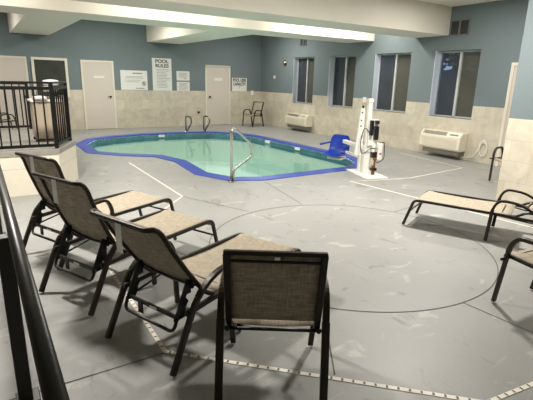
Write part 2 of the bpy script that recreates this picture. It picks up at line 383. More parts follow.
# half seen door at the far left and glazed panel next to it
d1 = door(1, .28, 1.31, 2.10, 1.18, False)
m = MB(); x0, x1, z0, z1 = 1.42, 2.37, .98, 2.10
for lo, hi in (((x0, z0 + .07), (x0 + .07, z1 - .07)), ((x1 - .07, z0 + .07), (x1, z1 - .07)), ((x0, z1 - .07), (x1, z1)), ((x0, z0), (x1, z0 + .07))):
    m.box((lo[0], D - .05, lo[1]), (hi[0], D + .01, hi[1]), 'frame')
w5 = struct(m.build('window_5'))
M['darkpane'] = simple('dark_window_pane', rgb(70, 72, 66), .12, noise=.3, scale=4)
m = MB(); m.box((x0 + .07, D - .02, z0 + .07), (x1 - .07, D - .012, z1 - .07), 'darkpane'); m.build('pane', w5)
# door in the window wall beside the projecting corner
m = MB(); y0, y1, h = 4.05, 5.07, 2.10
m.box((W - .03, y0, 0), (W + .01, y0 + .06, h - .06), 'frame').box((W - .03, y1 - .06, 0), (W + .01, y1, h - .06), 'frame').box((W - .03, y0, h - .06), (W + .01, y1, h), 'frame')
d4 = struct(m.build('door_4'))
m = MB(); m.box((W - .014, y0 + .06, .01), (W + .01, y1 - .06, h - .06), 'door'); lf = m.build('door_leaf', d4)
m = MB(); m.box((W - .02, y0 + .2, .9), (W - .0145, y1 - .13, h - .16), 'darkpane'); m.build('pane', lf)

# pool
def ring(mb, a, b, za, zb, mat):
    n = len(a); va = [mb.bm.verts.new((*p, za)) for p in a]; vb = [mb.bm.verts.new((*p, zb)) for p in b]
    for i in range(n): mb.face([va[i], va[(i + 1) % n], vb[(i + 1) % n], vb[i]], mat)
pool = thing('swimming_pool', (4.6, 9.5, 0)); tag(pool, 'indoor swimming pool with bright blue painted edge and pale green water', 'swimming pool')
def pbuild(m, n):
    o = m.build(n, pool); o.matrix_parent_inverse = Matrix.Translation((-4.6, -9.5, 0)); return o
m = MB(); CZ = .014
o2 = inset(outer, .012); i2 = inset(outer, .258)
ring(m, outer, outer, -.02, CZ - .01, 'coping'); ring(m, outer, o2, CZ - .01, CZ, 'coping'); ring(m, o2, i2, CZ, CZ, 'coping'); ring(m, i2, inner, CZ, CZ - .012, 'coping2'); ring(m, inner, inner, CZ - .012, -.02, 'coping2')
cop = pbuild(m, 'coping')
m = MB(); ib = inset(outer, .274); ring(m, ib, ib, -.02, -.20, 'band'); pbuild(m, 'waterline_tiles')
m = MB(); bot = inset(outer, .34); ring(m, ib, ib, -.20, -.9, 'basin'); n = len(ib)
vb = [m.bm.verts.new((*p, -1.0)) for p in inset(outer, .42)]; va = [m.bm.verts.new((*p, -.9)) for p in ib]
for i in range(n): m.face([va[i], va[(i + 1) % n], vb[(i + 1) % n], vb[i]], 'basin')
m.face(vb, 'basin')
bmesh.ops.triangulate(m.bm, faces=[f for f in m.bm.faces if len(f.verts) > 4])
pbuild(m, 'basin')
m = MB(); vs = [m.bm.verts.new((*p, -.115)) for p in ib]; m.face(vs, 'water'); bmesh.ops.triangulate(m.bm, faces=m.bm.faces[:]); wo = pbuild(m, 'water')
if wo.data.polygons[0].normal.z < 0: wo.data.flip_normals()
# white depth marks on the waterline tiles
for (x, y) in ((6.76, 10.4), (6.78, 9.0)):
    m = MB(); m.box((x - .008, y - .09, -.085), (x + .03, y + .09, -.025), 'sign'); k = pbuild(m, 'depth_mark')
m = MB(); m.box((4.40, 12.66, -.085), (4.58, 12.705, -.025), 'sign'); pbuild(m, 'depth_mark')

# deck joints and drains
def strip(m, pts, w, mat, z=.0025, closed=False):
    pts = [Vector((p[0], p[1], 0)) for p in pts]; n = len(pts); L, Rr = [], []
    for i in range(n):
        t = (pts[(i + 1) % n] - pts[i - 1]) if closed else (pts[min(i + 1, n - 1)] - pts[max(i - 1, 0)])
        t.normalize(); nn = Vector((-t.y, t.x, 0)) * w / 2
        L.append(m.bm.verts.new(pts[i] + nn + Vector((0, 0, z)))); Rr.append(m.bm.verts.new(pts[i] - nn + Vector((0, 0, z))))
    for i in range(n if closed else n - 1):
        j = (i + 1) % n; m.face([Rr[i], Rr[j], L[j], L[i]], mat)
m = MB()
CX, CY, CR = 3.10, 3.18, 1.44
strip(m, [(CX + CR * math.cos(a * PI / 48), CY + CR * math.sin(a * PI / 48)) for a in range(96)], .009, 'joint', closed=True)
for a, b in [((2.3, 5.73), (2.76, 4.64)), ((-.6, 2.33), (.79, 2.3)), ((2.02, 2.27), (1.55, 1.60)), ((3.87, 5.97), (3.58, 4.58)), ((3.0, 1.74), (3.06, .9)), ((4.45, 3.72), (5.3, 3.83)), ((3.95, 13.1), (3.8, D)), ((7.2, 9.4), (W, 9.3))]:
    strip(m, [a, b], .009, 'joint', .002)
struct(m.build('trim_5'))
m = MB()
def drain(pts, w=.030):
    strip(m, pts, w, 'drain', .003)
    for a, b in zip(pts, pts[1:]):
        a, b = Vector(a), Vector(b); L = (b - a).length; t = (b - a) / L; k = int(L / .062)
        for i in range(k):
            p = a + t * (i + .5) * .062
            if p.length < 6.0: strip(m, [p - t * .006, p + t * .006], w * .7, 'slot', .0042)
drain([(2.36, 8.6), (2.30, 5.73), (1.79, 5.17), (.80, 4.14), (.79, 2.31), (2.10, 1.0), (2.62, .93), (4.4, .95)])
drain([(4.4, .95), (5.45, 2.44), (5.30, 4.34), (5.20, 5.36), (5.68, 5.20), (6.4, 5.06), (8.19, 5.22), (8.53, 7.13)], .035)
struct(m.build('trim_6'))

# raised platform with cream tiled face
PX = [(-4.18, 6.75), (.88, 6.75), (1.24, 7.55), (1.24, 9.60), (-4.18, 9.60)]
m = MB(); m.prism(PX, 0, .56, 'platX', top=False)
m.prism([(x + (.012 if x > 0 else 0), y - (.012 if y < 7 else 0)) for x, y in PX], .56, .625, 'spa_cap', bottom=True)
pf = m.build('raised_platform'); struct(pf)

# ------------------------------------------------------------------ railings on the platform
def railing(name, pts, zt, zb, nper, posts, label):
    t = thing(name, (pts[0][0], pts[0][1], .625)); tag(t, label, 'railing', 'black metal railings round the platform')
    o = Vector((pts[0][0], pts[0][1], .625))
    P = [Vector((x, y, 0)) - Vector((o.x, o.y, 0)) for x, y in pts]
    m = MB(); m.bar([p + Vector((0, 0, zt)) for p in P], .05, .045, 'black'); m.build('top_rail', t)
    m = MB(); m.bar([p + Vector((0, 0, zb)) for p in P], .04, .04, 'black'); m.build('bottom_rail', t)
    if len(pts) > 2:
        m = MB(); m.bar([p + Vector((0, 0, zt + .072)) for p in P], .05, .028, 'black'); m.build('handrail', t)
    for i, (a, b) in enumerate(zip(P, P[1:])):
        n = nper[i]
        for k in range(1, n):
            q = a.lerp(b, k / n); mm = MB(); mm.box((q.x - .010, q.y - .010, zb), (q.x + .010, q.y + .010, zt), 'black'); mm.build('baluster', t)
    for j in posts:
        q = P[j]; mm = MB(); mm.box((q.x - .025, q.y - .025, 0), (q.x + .025, q.y + .025, zt + (.08 if len(pts) > 2 else .02)), 'black', bevel=.003); mm.build('post', t)
    return t
railing('metal_railing', [(-1.2, 6.82), (-.02, 6.82), (.87, 6.82), (1.17, 7.58)], .83, .05, [10, 8, 7], [0, 1, 2, 3], 'black metal railing along the front edge of the cream tiled platform')
railing('metal_railing', [(-1.2, 9.5), (.80, 9.5)], .84, .05, [17, ], [0, 1], 'black metal railing along the rear edge of the platform, behind the towel hamper')

# near guard rail at the lower left
gr = thing('guard_rail', (.068, 2.29, 0)); tag(gr, 'worn dark metal guard rail close up in the lower left corner', 'railing')
m = MB(); m.tube([(0, -2.6, .922), (0, 4.3, .922)], .028, 'chip', 20, flat=.95); m.build('top_rail', gr)
for yy in (-2.4, 0.0, 2.85):
    m = MB(); m.box((-.078, yy - .035, .0), (-.012, yy + .035, .905), 'chip'); m.box((-.09, yy - .06, 0), (.02, yy + .06, .012), 'chip', bevel=.004); m.build('post', gr, .004)

# ------------------------------------------------------------------ seating
def make_lounger(ang=54):
    t = thing('sun_lounger', (0, 0, 0)); Y = .305
    for sy in (1, -1):
        y = Y * sy
        def P(l): return [(a, y, b) for a, b in l]
        pr = fillet(P([(0, .012), (.20, .42), (.34, .52), (.525, .535), (.578, .44), (.60, .012)]), .09, 6)
        cut1 = [q for q in pr if q.x <= .22 and q.z <= .44]; i1 = len(cut1) - 1
        i2 = max(i for i, q in enumerate(pr) if q.z >= .40)
        m = MB(); m.bar(pr[:i1 + 1], .026, .037, 'bronze'); m.build('leg', t, .004)
        m = MB(); m.bar(pr[i1:i2 + 1], .038, .026, 'bronze'); m.build('armrest', t, .004)
        m = MB(); m.bar(pr[i2:], .026, .034, 'bronze'); m.build('leg', t, .004)
        m = MB(); m.bar(fillet([(1.26, y * .93, .362), (1.355, y * .93, .358), (1.445, y * .95, .012)], .08), .026, .03, 'bronze'); m.build('leg', t, .004)
        m = MB(); m.bar([(.13, y * .93, .335), (.5, y * .93, .355), (1.27, y * .93, .362)], .026, .032, 'bronze'); m.build('side_rail', t, .004)
        # toothed rack behind the backrest
        m = MB(); a, b = Vector((.225, y * .72, .50)), Vector((.115, y * .72, .27)); dd = b - a; L = dd.length; dd.normalize(); nn = Vector((-dd.z, 0, dd.x));
        if nn.x < 0: nn = -nn
        prof = [a - nn * .022]; 
        for k in range(5):
            s0 = L * k / 5; s1 = L * (k + 1) / 5
            prof += [a + dd * (s0 + .004) + nn * .010, a + dd * (s0 + (s1 - s0) * .45) + nn * .046, a + dd * (s0 + (s1 - s0) * .75) + nn * .014]
        prof += [b + nn * .012, b - nn * .022]
        v0 = [m.bm.verts.new(q + Vector((0, .004, 0))) for q in prof]; v1 = [m.bm.verts.new(q - Vector((0, .004, 0))) for q in prof]
        m.face(v0, 'black'); m.face(v1[::-1], 'black')
        for k in range(len(prof)): m.face([v0[k], v0[(k + 1) % len(prof)], v1[(k + 1) % len(prof)], v1[k]], 'black')
        bmesh.ops.triangulate(m.bm, faces=[f for f in m.bm.faces if len(f.verts) > 4])
        m.build('notched_rack', t)
        m = MB(); m.tube([(.125, y * .74, .285), (.58, y * .92, .345)], .007, 'black', 8); m.build('brace', t)
    m = MB(); m.tube(fillet([(.12, .225, .30), (.085, .225, .215), (.085, -.225, .215), (.12, -.225, .30)], .06), .011, 'black', 8); m.build('rear_hoop', t)
    m = MB(); m.bar([(.12, -.22, .295), (.12, .22, .295)], .012, .026, 'black'); m.box((.108, .08, .22), (.116, .12, .295), 'black'); cb = m.build('crossbar', t)
    m = MB(); m.box((.109, -.05, .289), (.113, .01, .301), 'tag'); m.build('sticker', cb)
    m = MB(); m.tube([(.50, -.285, .352), (.50, .285, .352)], .011, 'black', 8); m.build('cross_tube', t); m = MB(); m.tube([(1.395, -.285, .20), (1.395, .285, .20)], .010, 'black', 8); m.build('cross_tube', t)
    # seat sling
    m = MB(); nx, ny = 16, 8; g = []
    prof = [(.41, .368)] + [(.41 + .89 * k / 12, .368 - .018 * math.sin(PI * k / 12)) for k in range(1, 12)] + [(1.30, .374), (1.335, .366), (1.362, .34), (1.378, .30)]
    for (x, z) in prof: g.append([m.bm.verts.new((x, -.268 + .536 * j / ny, z - .006 * math.sin(PI * j / ny))) for j in range(ny + 1)])
    for i in range(len(g) - 1):
        for j in range(ny): m.face([g[i][j], g[i + 1][j], g[i + 1][j + 1], g[i][j + 1]], 'sling', True)
    o = m.build('seat_sling', t); sd = o.modifiers.new('solid', 'SOLIDIFY'); sd.thickness = .004; sd.offset = 0
    # backrest: frame, sling, tag
    ca, sa = math.cos(math.radians(ang)), math.sin(math.radians(ang))
    def K(d, e): return (.29 - d * ca + e * sa, .42 + d * sa + e * ca)      # along the back, and out of its front face
    bp = [(.41, .352), (.345, .375), K(0, 0), K(.2, -.010), K(.4, -.010), K(.515, -.002), K(.555, -.008), K(.583, -.022), K(.597, -.043)]
    m = MB(); left = [(x, .262, z) for x, z in bp]; right = [(x, -.262, z) for x, z in bp]
    m.tube(fillet([left[0]] + left[1:-1] + [(K(.60, -.05)[0], .235, K(.60, -.05)[1]), (K(.60, -.05)[0], -.235, K(.60, -.05)[1])] + right[1:-1][::-1] + [right[0]], .035, 4), .0155, 'bronze', 8)
    m.tube([(K(d, 0)[0], y, K(d, 0)[1]) for d, y in ((.05, -.26), (.015, -.15), (.0, 0), (.015, .15), (.05, .26))], .012, 'black', 8)
    bf = m.build('backrest_frame', t)
    m = MB(); g = []
    pr = [K(.01, .0)] + bp[3:]
    for (x, z) in pr: g.append([m.bm.verts.new((x + .004, -.258 + .516 * j / ny, z)) for j in range(ny + 1)])
    for i in range(len(g) - 1):
        for j in range(ny): m.face([g[i][j], g[i + 1][j], g[i + 1][j + 1], g[i][j + 1]], 'sling', True)
    o = m.build('backrest_sling', t); sd = o.modifiers.new('solid', 'SOLIDIFY'); sd.thickness = .004; sd.offset = 0
    m = MB(); q0 = K(.606, -.062); tp = [K(.597, -.03), (q0[0] - .002, q0[1])] + [(q0[0] - .004 + .0015 * k, q0[1] - .042 * k) for k in range(1, 5)]
    g = [[m.bm.verts.new((x, yy, z)) for yy in (-.055, -.005)] for x, z in tp]
    for i in range(len(g) - 1): m.face([g[i][0], g[i + 1][0], g[i + 1][1], g[i][1]], 'tag')
    tg = m.build('care_tag', o); sd = tg.modifiers.new('solid', 'SOLIDIFY'); sd.thickness = .002
    if ang > 20:
        for sy in (-.225, .225):
            m = MB(); e0 = K(.10, -.006); m.tube([(e0[0], sy, e0[1]), (.245, sy, .44)], .010, 'black', 8); m.build('prop_bar', t)
    return t
L0 = make_lounger(56)
GL = 'sling loungers left of the pool deck'
def set_lounger(o, A, B, u, label, group):
    mid = ((A[0] + B[0]) / 2 - .015, (A[1] + B[1]) / 2 - .035, 0); o.location = mid; o.rotation_euler = (0, 0, math.atan2(u[1], u[0])); tag(o, label, 'lounger', group)
set_lounger(L0, (.54, 2.65), (.75, 2.10), (.93, .36), 'reclined tan sling lounger nearest the camera at left, just behind the armchair', GL)
L2 = make_lounger(67); l2 = L2; set_lounger(l2, (.25, 3.56), (.50, 3.0), (.91, .41), 'middle one of the three tan sling loungers at left with raised backrests', GL)
l1 = make_lounger(70); set_lounger(l1, (.17, 4.47), (.44, 3.90), (.91, .41), 'tan sling lounger closest to the cream platform, farthest of the left three', GL)
rl = make_lounger(4)
uu = Vector((.40, -.92)).normalized(); ft = Vector((4.39, 3.41)); base = ft - Vector((-uu.x, -uu.y)) * 1.445 * 1.07
rl.location = (base.x, base.y, 0); rl.rotation_euler = (0, 0, math.atan2(-uu.y, -uu.x)); rl.scale = (1.07, 1, .90); tag(rl, 'tan sling lounger at the right edge standing alone before the beige tiled wall', 'lounger')

def make_armchair():
    t = thing('patio_armchair', (0, 0, 0)); Y = .275
    for sy in (1, -1):
        y = Y * sy
        pr = fillet([(-.03, y * 1.0, .012), (.07, y, .44), (.13, y, .585), (.38, y, .585), (.435, y, .50), (.505, y * .90, .012)], .10, 6)
        i1 = max(i for i, q in enumerate(pr) if q.x < .2 and q.z <= .46); i2 = max(i for i, q in enumerate(pr) if q.z >= .44)
        m = MB(); m.bar(pr[:i1 + 1], .042, .026, 'bronze'); m.build('leg', t, .004)
        m = MB(); m.bar(pr[i1:i2 + 1], .036, .03, 'bronze'); m.build('armrest', t, .004)
        m = MB(); m.bar(pr[i2:], .034, .026, 'bronze'); m.build('leg', t, .004)
        m = MB(); m.bar([(.06, y * .87, .385), (.47, y * .87, .415)], .02, .03, 'bronze'); m.build('side_rail', t, .003)
    m = MB(); m.tube([(.45, -.33, .40), (.45, .33, .40)], .011, 'black', 8); m.build('front_crossbar', t)
    m = MB(); m.tube([(.085, -.28, .375), (.085, .28, .375)], .0095, 'black', 8); m.build('rear_crossbar', t)
    m = MB(); ny = 8
    g = [[m.bm.verts.new((x, -.225 + .45 * j / ny, z - .012 * math.sin(PI * j / ny))) for j in range(ny + 1)] for x, z in [(.10, .40), (.2, .392), (.3, .395), (.4, .41), (.47, .425), (.50, .41), (.505, .385)]]
    for i in range(len(g) - 1):
        for j in range(ny): m.face([g[i][j], g[i + 1][j], g[i + 1][j + 1], g[i][j + 1]], 'sling', True)
    o = m.build('seat_sling', t); sd = o.modifiers.new('solid', 'SOLIDIFY'); sd.thickness = .004
    bp = [(.11, .37), (.06, .50), (.0, .68), (-.055, .86)]
    m = MB()
    for sy in (1, -1): m.bar([(x, .232 * sy, z) for x, z in bp], .032, .03, 'bronze')
    m.bar([(-.055, -.245, .862), (-.055, .245, .862)], .024, .022, 'bronze'); m.bar([(-.045, -.232, .815), (-.045, .232, .815)], .012, .014, 'black')
    bf = m.build('backrest_frame', t, .003)
    m = MB(); pr = [(.088, .43), (.06, .50), (.03, .59), (.0, .68), (-.03, .77), (-.055, .86)]
    g = [[m.bm.verts.new((x + .004, -.222 + .444 * j / ny, z)) for j in range(ny + 1)] for x, z in pr]
    for i in range(len(g) - 1):
        for j in range(ny): m.face([g[i][j], g[i + 1][j], g[i + 1][j + 1], g[i][j + 1]], 'sling', True)
    o = m.build('backrest_sling', t); sd = o.modifiers.new('solid', 'SOLIDIFY'); sd.thickness = .004
    m = MB(); m.box((-.0665, -.022, .832), (-.062, .004, .846), 'tag'); m.build('sticker', bf)
    return t
GC = 'sling patio armchairs round the deck'
c1 = make_armchair(); c1.location = (1.115, 1.615, 0); c1.rotation_euler = (0, 0, math.atan2(.83, .56))
tag(c1, 'brown sling armchair seen from behind in the centre foreground', 'chair', GC)
c2 = copy_tree(c1); c2.location = (3.42, 1.10, 0); c2.rotation_euler = (0, 0, math.radians(85)); tag(c2, 'sling armchair cut off by the lower right edge, in front of the single lounger', 'chair', GC)
c3 = copy_tree(c1); c3.location = (8.48, 13.72, 0); c3.rotation_euler = (0, 0, math.radians(195)); tag(c3, 'small sling armchair in the far corner by the pool capacity sign', 'chair', GC)
c4 = copy_tree(c1); c4.location = (8.0, 4.02, 0); c4.rotation_euler = (0, 0, math.radians(186)); tag(c4, 'dark framed chair mostly hidden behind the projecting tiled wall at right', 'chair', GC)
c5 = copy_tree(c1); c5.location = (.30, 13.75, 0); c5.rotation_euler = (0, 0, math.radians(10)); tag(c5, 'armchair seen through the platform railing at the far left', 'chair', GC)

# ------------------------------------------------------------------ pool hardware
def flange(m, x, y): m.cyl((x, y, 0), .045, .014, 'steel')
g = thing('grab_rail', (3.35, 6.20, 0)); tag(g, 'chrome handrail bolted to the near edge of the pool', 'handrail')
u = Vector((.95, .3, 0)).normalized()
m = MB(); pts = [(0, 0, 0), (0, 0, .87), tuple(u * .10 + Vector((0, 0, .86))), tuple(u * .46 + Vector((0, 0, .60))), tuple(u * .49 + Vector((0, 0, .37))), tuple(u * .05 + Vector((0, 0, .20))), tuple(u * .05 + Vector((0, 0, 0)))]
m.tube(fillet(pts, .07, 6), .021, 'steel', 12); m.build('tube', g)
m = MB(); flange(m, 0, 0); flange(m, u.x * .05, u.y * .05); m.build('flange', g)
def ladder():
    t = thing('pool_ladder', (5.62, 12.74, .0)); tag(t, 'pair of small bent steel ladder rails on the far pool edge', 'ladder')
    for dx in (-.30, .30):
        m = MB(); m.tube(fillet([(dx, .05, .0), (dx - .02, .02, .50), (dx, -.34, .50), (dx, -.38, .34), (dx, -.06, .08), (dx, -.04, .0)], .09, 6), .024, 'steel2', 10); m.build('rail', t)
        m = MB(); m.cyl((dx, .05, 0), .045, .05, 'steel'); m.build('flange', t)
    for k in range(2):
        m = MB(); m.box((-.30, -.10, -.3 - .25 * k), (.30, -.02, -.27 - .25 * k), 'steel'); m.build('step', t)
    return t
ladder()

# pool lift
lf = thing('pool_lift', (5.91, 5.65, 0)); lf.rotation_euler = (0, 0, math.atan2(.95, .31)); tag(lf, 'white pool lift with a blue plastic seat on the near right pool corner', 'pool lift')
# local x points along the plate's long side towards the pool, local y to the left
m = MB(); m.box((-.42, -.19, 0), (.42, .24, .025), 'white', bevel=.004); m.build('base_plate', lf)
m = MB(); m.prism([(-.08, .03), (.0, .03), (.0, .14), (-.08, .14)], .02, .55, 'white'); m.box((-.07, .045, .02), (-.005, .125, 1.33), 'white', bevel=.008); m.box((-.08, .035, 1.30), (.005, .13, 1.37), 'white', bevel=.006); m.build('mast', lf)
m = MB()
a = [(.08, .10), (.12, .10), (.12, .25), (.08, .25)]; b = [(.08, .11), (.12, .11), (.12, .18), (.08, .18)]
va = [m.bm.verts.new((*p, .34)) for p in a]; vb = [m.bm.verts.new((*p, 1.20)) for p in b]
for k in range(4): m.face([va[k], va[(k + 1) % 4], vb[(k + 1) % 4], vb[k]], 'white')
m.face(va[::-1], 'white'); m.face(vb, 'white'); m.box((.05, .06, .025), (.13, .16, .36), 'white'); m.build('lift_column', lf, .005)
for (yy, zz) in ((.16, 1.12), (.17, .98), (.17, .88)):
    m = MB(); m.ball((.075, yy, zz), .014, 'blackp'); m.build('bolt', lf)
m = MB(); m.cyl((.10, .145, 1.19), .022, .05, 'blackp', 10); m.build('cap', lf)
m = MB(); m.box((-.20, .055, .74), (-.12, .105, 1.0), 'blackp', bevel=.006); m.build('battery', lf)
m = MB(); m.box((-.20, -.05, .66), (-.12, .015, .90), 'blackp', bevel=.006); m.box((-.20, -.05, .94), (-.12, .01, 1.0), 'blackp', bevel=.01); m.build('battery', lf)
m = MB(); m.box((-.12, -.07, .55), (-.09, .11, 1.02), 'white', bevel=.004); m.box((-.09, .04, .60), (-.06, .09, .66), 'white'); m.build('battery_bracket', lf)
m = MB(); m.box((-.22, -.145, .30), (-.10, -.06, .60), 'white', bevel=.02); m.box((-.225, -.12, .40), (-.219, -.08, .43), 'red'); m.build('control_box', lf)
m = MB(); m.cyl((-.14, -.03, .025), .032, .30, 'rust', 12); m.cyl((-.14, .0, .2), .03, .4, 'ivory', 10); m.box((-.18, -.08, .10), (-.10, .02, .15), 'blackp'); m.box((-.18, -.06, .34), (-.10, .03, .44), 'blackp'); m.cyl((-.15, -.03, .30), .045, .04, 'rust', 12); m.build('gear_motor', lf)
m = MB(); m.tube(fillet([(-.16, .08, .74), (-.05, .16, .9), (.0, .2, .6), (-.06, .19, .36), (-.15, .05, .52), (-.2, -.05, .5)], .12, 5), .007, 'blackp', 6); m.build('cable', lf)
m = MB(); m.tube(fillet([(-.16, -.1, .6), (-.16, -.2, .62), (-.16, -.22, .3), (-.16, -.08, .24), (-.14, -.04, .3)], .07, 5), .007, 'blackp', 6); m.build('cable', lf)
m = MB(); m.box((.02, .07, .46), (.86, .15, .53), 'white', bevel=.008); m.box((.10, .10, .28), (.70, .15, .33), 'white', bevel=.006); m.build('lift_arm', lf)
SEAT = Matrix.Translation((.96, .22, .19)) @ Matrix.Rotation(math.radians(38), 4, 'Z') @ Matrix.Diagonal((.95, .86, .92, 1))
st = MB()
# bucket seat shell: front of the seat at +y
prof = [(-.34, .03), (-.27, .0), (-.1, .0), (.05, .01), (.13, .05), (.18, .15), (.21, .30), (.23, .40), (.235, .45)]
gg = []
for i, (a, z) in enumerate(prof):
    row = []; wd_ = (.20, .225, .24, .24, .24, .245, .24, .215, .17)[i]
    for j in range(9):
        v = -1 + 2 * j / 8; row.append(st.bm.verts.new(SEAT @ Vector((v * wd_, -a + (.05 * v * v if i > 4 else 0), z + (.06 * abs(v) ** 3 if i < 5 else 0)))))
    gg.append(row)
for i in range(len(gg) - 1):
    for j in range(8): st.face([gg[i][j], gg[i + 1][j], gg[i + 1][j + 1], gg[i][j + 1]], 'bluep', True)
so = st.build('seat', lf); sd = so.modifiers.new('solid', 'SOLIDIFY'); sd.thickness = .02; sb = so.modifiers.new('sub', 'SUBSURF'); sb.levels = 1; sb.render_levels = 2
for sx in (-.27, .27):
    m = MB(); m.bar([SEAT @ Vector((sx, -.22, .26)), SEAT @ Vector((sx, .26, .25))], .04, .03, 'bluep'); m.build('seat_armrest', lf, .006)
m = MB(); m.box((-.16, -.18, -.07), (.16, .12, -.02), 'white', SEAT, bevel=.01); m.build('seat_base', lf)

# ------------------------------------------------------------------ wall units
def ptac(y0, y1, z0, z1, label):
    t = thing('wall_air_conditioner', (W, (y0 + y1) / 2, z0)); tag(t, label, 'air conditioner', 'air conditioners under the windows')
    w = (y1 - y0) / 2; h = z1 - z0; dp = .30
    m = MB(); poly = [(-.0, 0), (-dp + .03, 0), (-dp, .04), (-dp + .02, h * .78), (-dp + .10, h), (0, h)]
    a = [m.bm.verts.new((x, -w, z)) for x, z in poly]; b = [m.bm.verts.new((x, w, z)) for x, z in poly]
    for i in range(6): m.face([a[i], a[(i + 1) % 6], b[(i + 1) % 6], b[i]], 'ivory')
    m.face(a[::-1], 'ivory'); m.face(b, 'ivory'); body = m.build('body', t, .012)
    m = MB()   # outlet grille on the sloping top face
    sl = Vector((.08, 0, h * .22)); p0 = Vector((-dp + .02, 0, h * .78)); nn = Vector((-sl.z, 0, sl.x)).normalized()
    for k in range(6):
        f = .14 + .145 * k; q = p0 + sl * f + nn * .004
        m.bar([(q.x, -w * .30, q.z), (q.x, w * .90, q.z)], .012, .004, 'grey')
    m.build('outlet_grille', t)
    m = MB()
    for k in range(10):
        z = h * (.12 + .058 * k); x = -dp - .004 + .02 * (z - .04) / (h * .78 - .04)
        m.bar([(x, -w * .88, z), (x, w * .88, z)], .008, .005, 'ivory')
    m.build('intake_grille', t)
    q = p0 + sl * .5 + nn * .003; m = MB(); m.box((q.x - .03, -w * .85, q.z - .004), (q.x + .03, -w * .45, q.z + .006), 'grey'); m.build('control_panel', t)
    m = MB(); m.box((-.24, -w * .92, -.10), (0, w * .86, 0), 'grey'); m.build('wall_sleeve', t)
    return t
ptac(11.34, 12.50, .19, .56, 'cream wall air conditioner in the far corner under the first window')
ptac(5.80, 6.86, .19, .60, 'cream wall air conditioner near the right door, under the nearest window')
t = thing('power_cord', (W, 5.55, 0)); tag(t, 'loose white power cord looped on the wall beside the near air conditioner', 'cord')
m = MB(); pts = []
for k in range(60):
    a = k / 59 * 2 * PI * 2.4; pts.append((-.03 - .006 * math.sin(a * .5), -.15 + .09 * math.cos(a) - .02 * k / 59, .34 + .16 * math.sin(a) - .06 * k / 59))
m.tube(pts, .009, 'white', 6); m.tube([(-.03, -.07, .3), (-.03, .05, .1), (-.05, .35, .04), (-.05, .44, .14)], .008, 'white', 6); m.build('cable', t)
def small(name, lo, hi, mat, label, cat, bev=.004, extra=None):
    c = ((lo[0] + hi[0]) / 2, (lo[1] + hi[1]) / 2, lo[2]); m = MB(); m.box([a - b for a, b in zip(lo, c)], [a - b for a, b in zip(hi, c)], mat, bevel=bev)
    if extra: extra(m)
    o = m.build(name); o.location = c; tag(o, label, cat); return o
# ventilation grilles on the window wall
def vent(y0, y1, z0, z1, label):
    t = thing('wall_vent', (W, (y0 + y1) / 2, z0)); tag(t, label, 'vent', 'dark vents high on the window wall'); w = (y1 - y0) / 2; h = z1 - z0
    for s in (-1, 1):
        m = MB(); c = s * w * .52; m.box((-.012, c - w * .44, 0), (0, c + w * .44, h), 'ink'); m.build('grille', t)
        for k in range(7):
            pass
    m = MB()
    for (a, b, c, d) in ((-w, -w + .02, 0, h), (w - .02, w, 0, h), (-.02, .02, 0, h), (-w, w, 0, .02), (-w, w, h - .02, h)): m.box((-.018, a, c), (0, b, d), 'grey')
    m.build('frame', t)
vent(11.86, 12.20, 2.74, 2.96, 'small dark vent high on the window wall near the far corner')
vent(6.14, 6.60, 2.70, 3.02, 'larger dark vent high on the window wall above the nearest window')
t = thing('alarm_horn', (W, 13.02, 2.14)); tag(t, 'small brown and white alarm device on the wall left of the first window', 'alarm')
m = MB(); m.box((-.05, -.06, 0), (0, .06, .17), 'rust', bevel=.008); m.build('body', t)
m = MB(); m.box((-.09, -.12, .07), (-.03, -.04, .13), 'white', bevel=.01); m.build('strobe', t)
small('thermostat', (W - .03, 13.60, 1.69), (W, 13.70, 1.79), 'white', 'small white thermostat on the window wall near the far corner', 'thermostat')
small('wall_outlet', (8.70, D - .02, 1.07), (8.82, D, 1.23), 'white', 'white switch plate beside the pool capacity sign', 'switch')
small('wall_outlet', (6.52, D - .02, .43), (6.60, D, .50), 'blackp', 'tiny dark outlet low on the tiles left of the far door', 'outlet')
small('wall_outlet', (W - .02, 9.02, 1.10), (W, 9.14, 1.24), 'white', 'white outlet at the top of the tiles between the windows', 'outlet')

# ------------------------------------------------------------------ signs on the door wall
def sign(x0, x1, z0, z1, label, builder, group='white notices on the door wall'):
    t = thing('wall_sign', ((x0 + x1) / 2, D, (z0 + z1) / 2)); tag(t, label, 'sign', group)
    w, h = (x1 - x0), (z1 - z0); m = MB(); m.box((-w / 2, -.012, -h / 2), (w / 2, 0, h / 2), 'sign', bevel=.002); b = m.build('panel', t)
    builder(b, w, h); return t
RT = (PI / 2, 0, 0)
def lines(b, x0, x1, z0, z1, n, mat='ink', th=.008, align=0):
    for k in range(n):
        m = MB(); z = z1 - (z1 - z0) * (k + .5) / n; L = (x1 - x0) * random.uniform(.65, 1); xs = x0 if not align else (x0 + x1) / 2 - L / 2; x = xs
        while x < xs + L - .01:
            ww = min(random.uniform(.02, .06), xs + L - x); m.box((x, -.0135, z - th / 2), (x + ww, -.0125, z + th / 2), mat); x += ww + .014
        m.build('text_line', b)
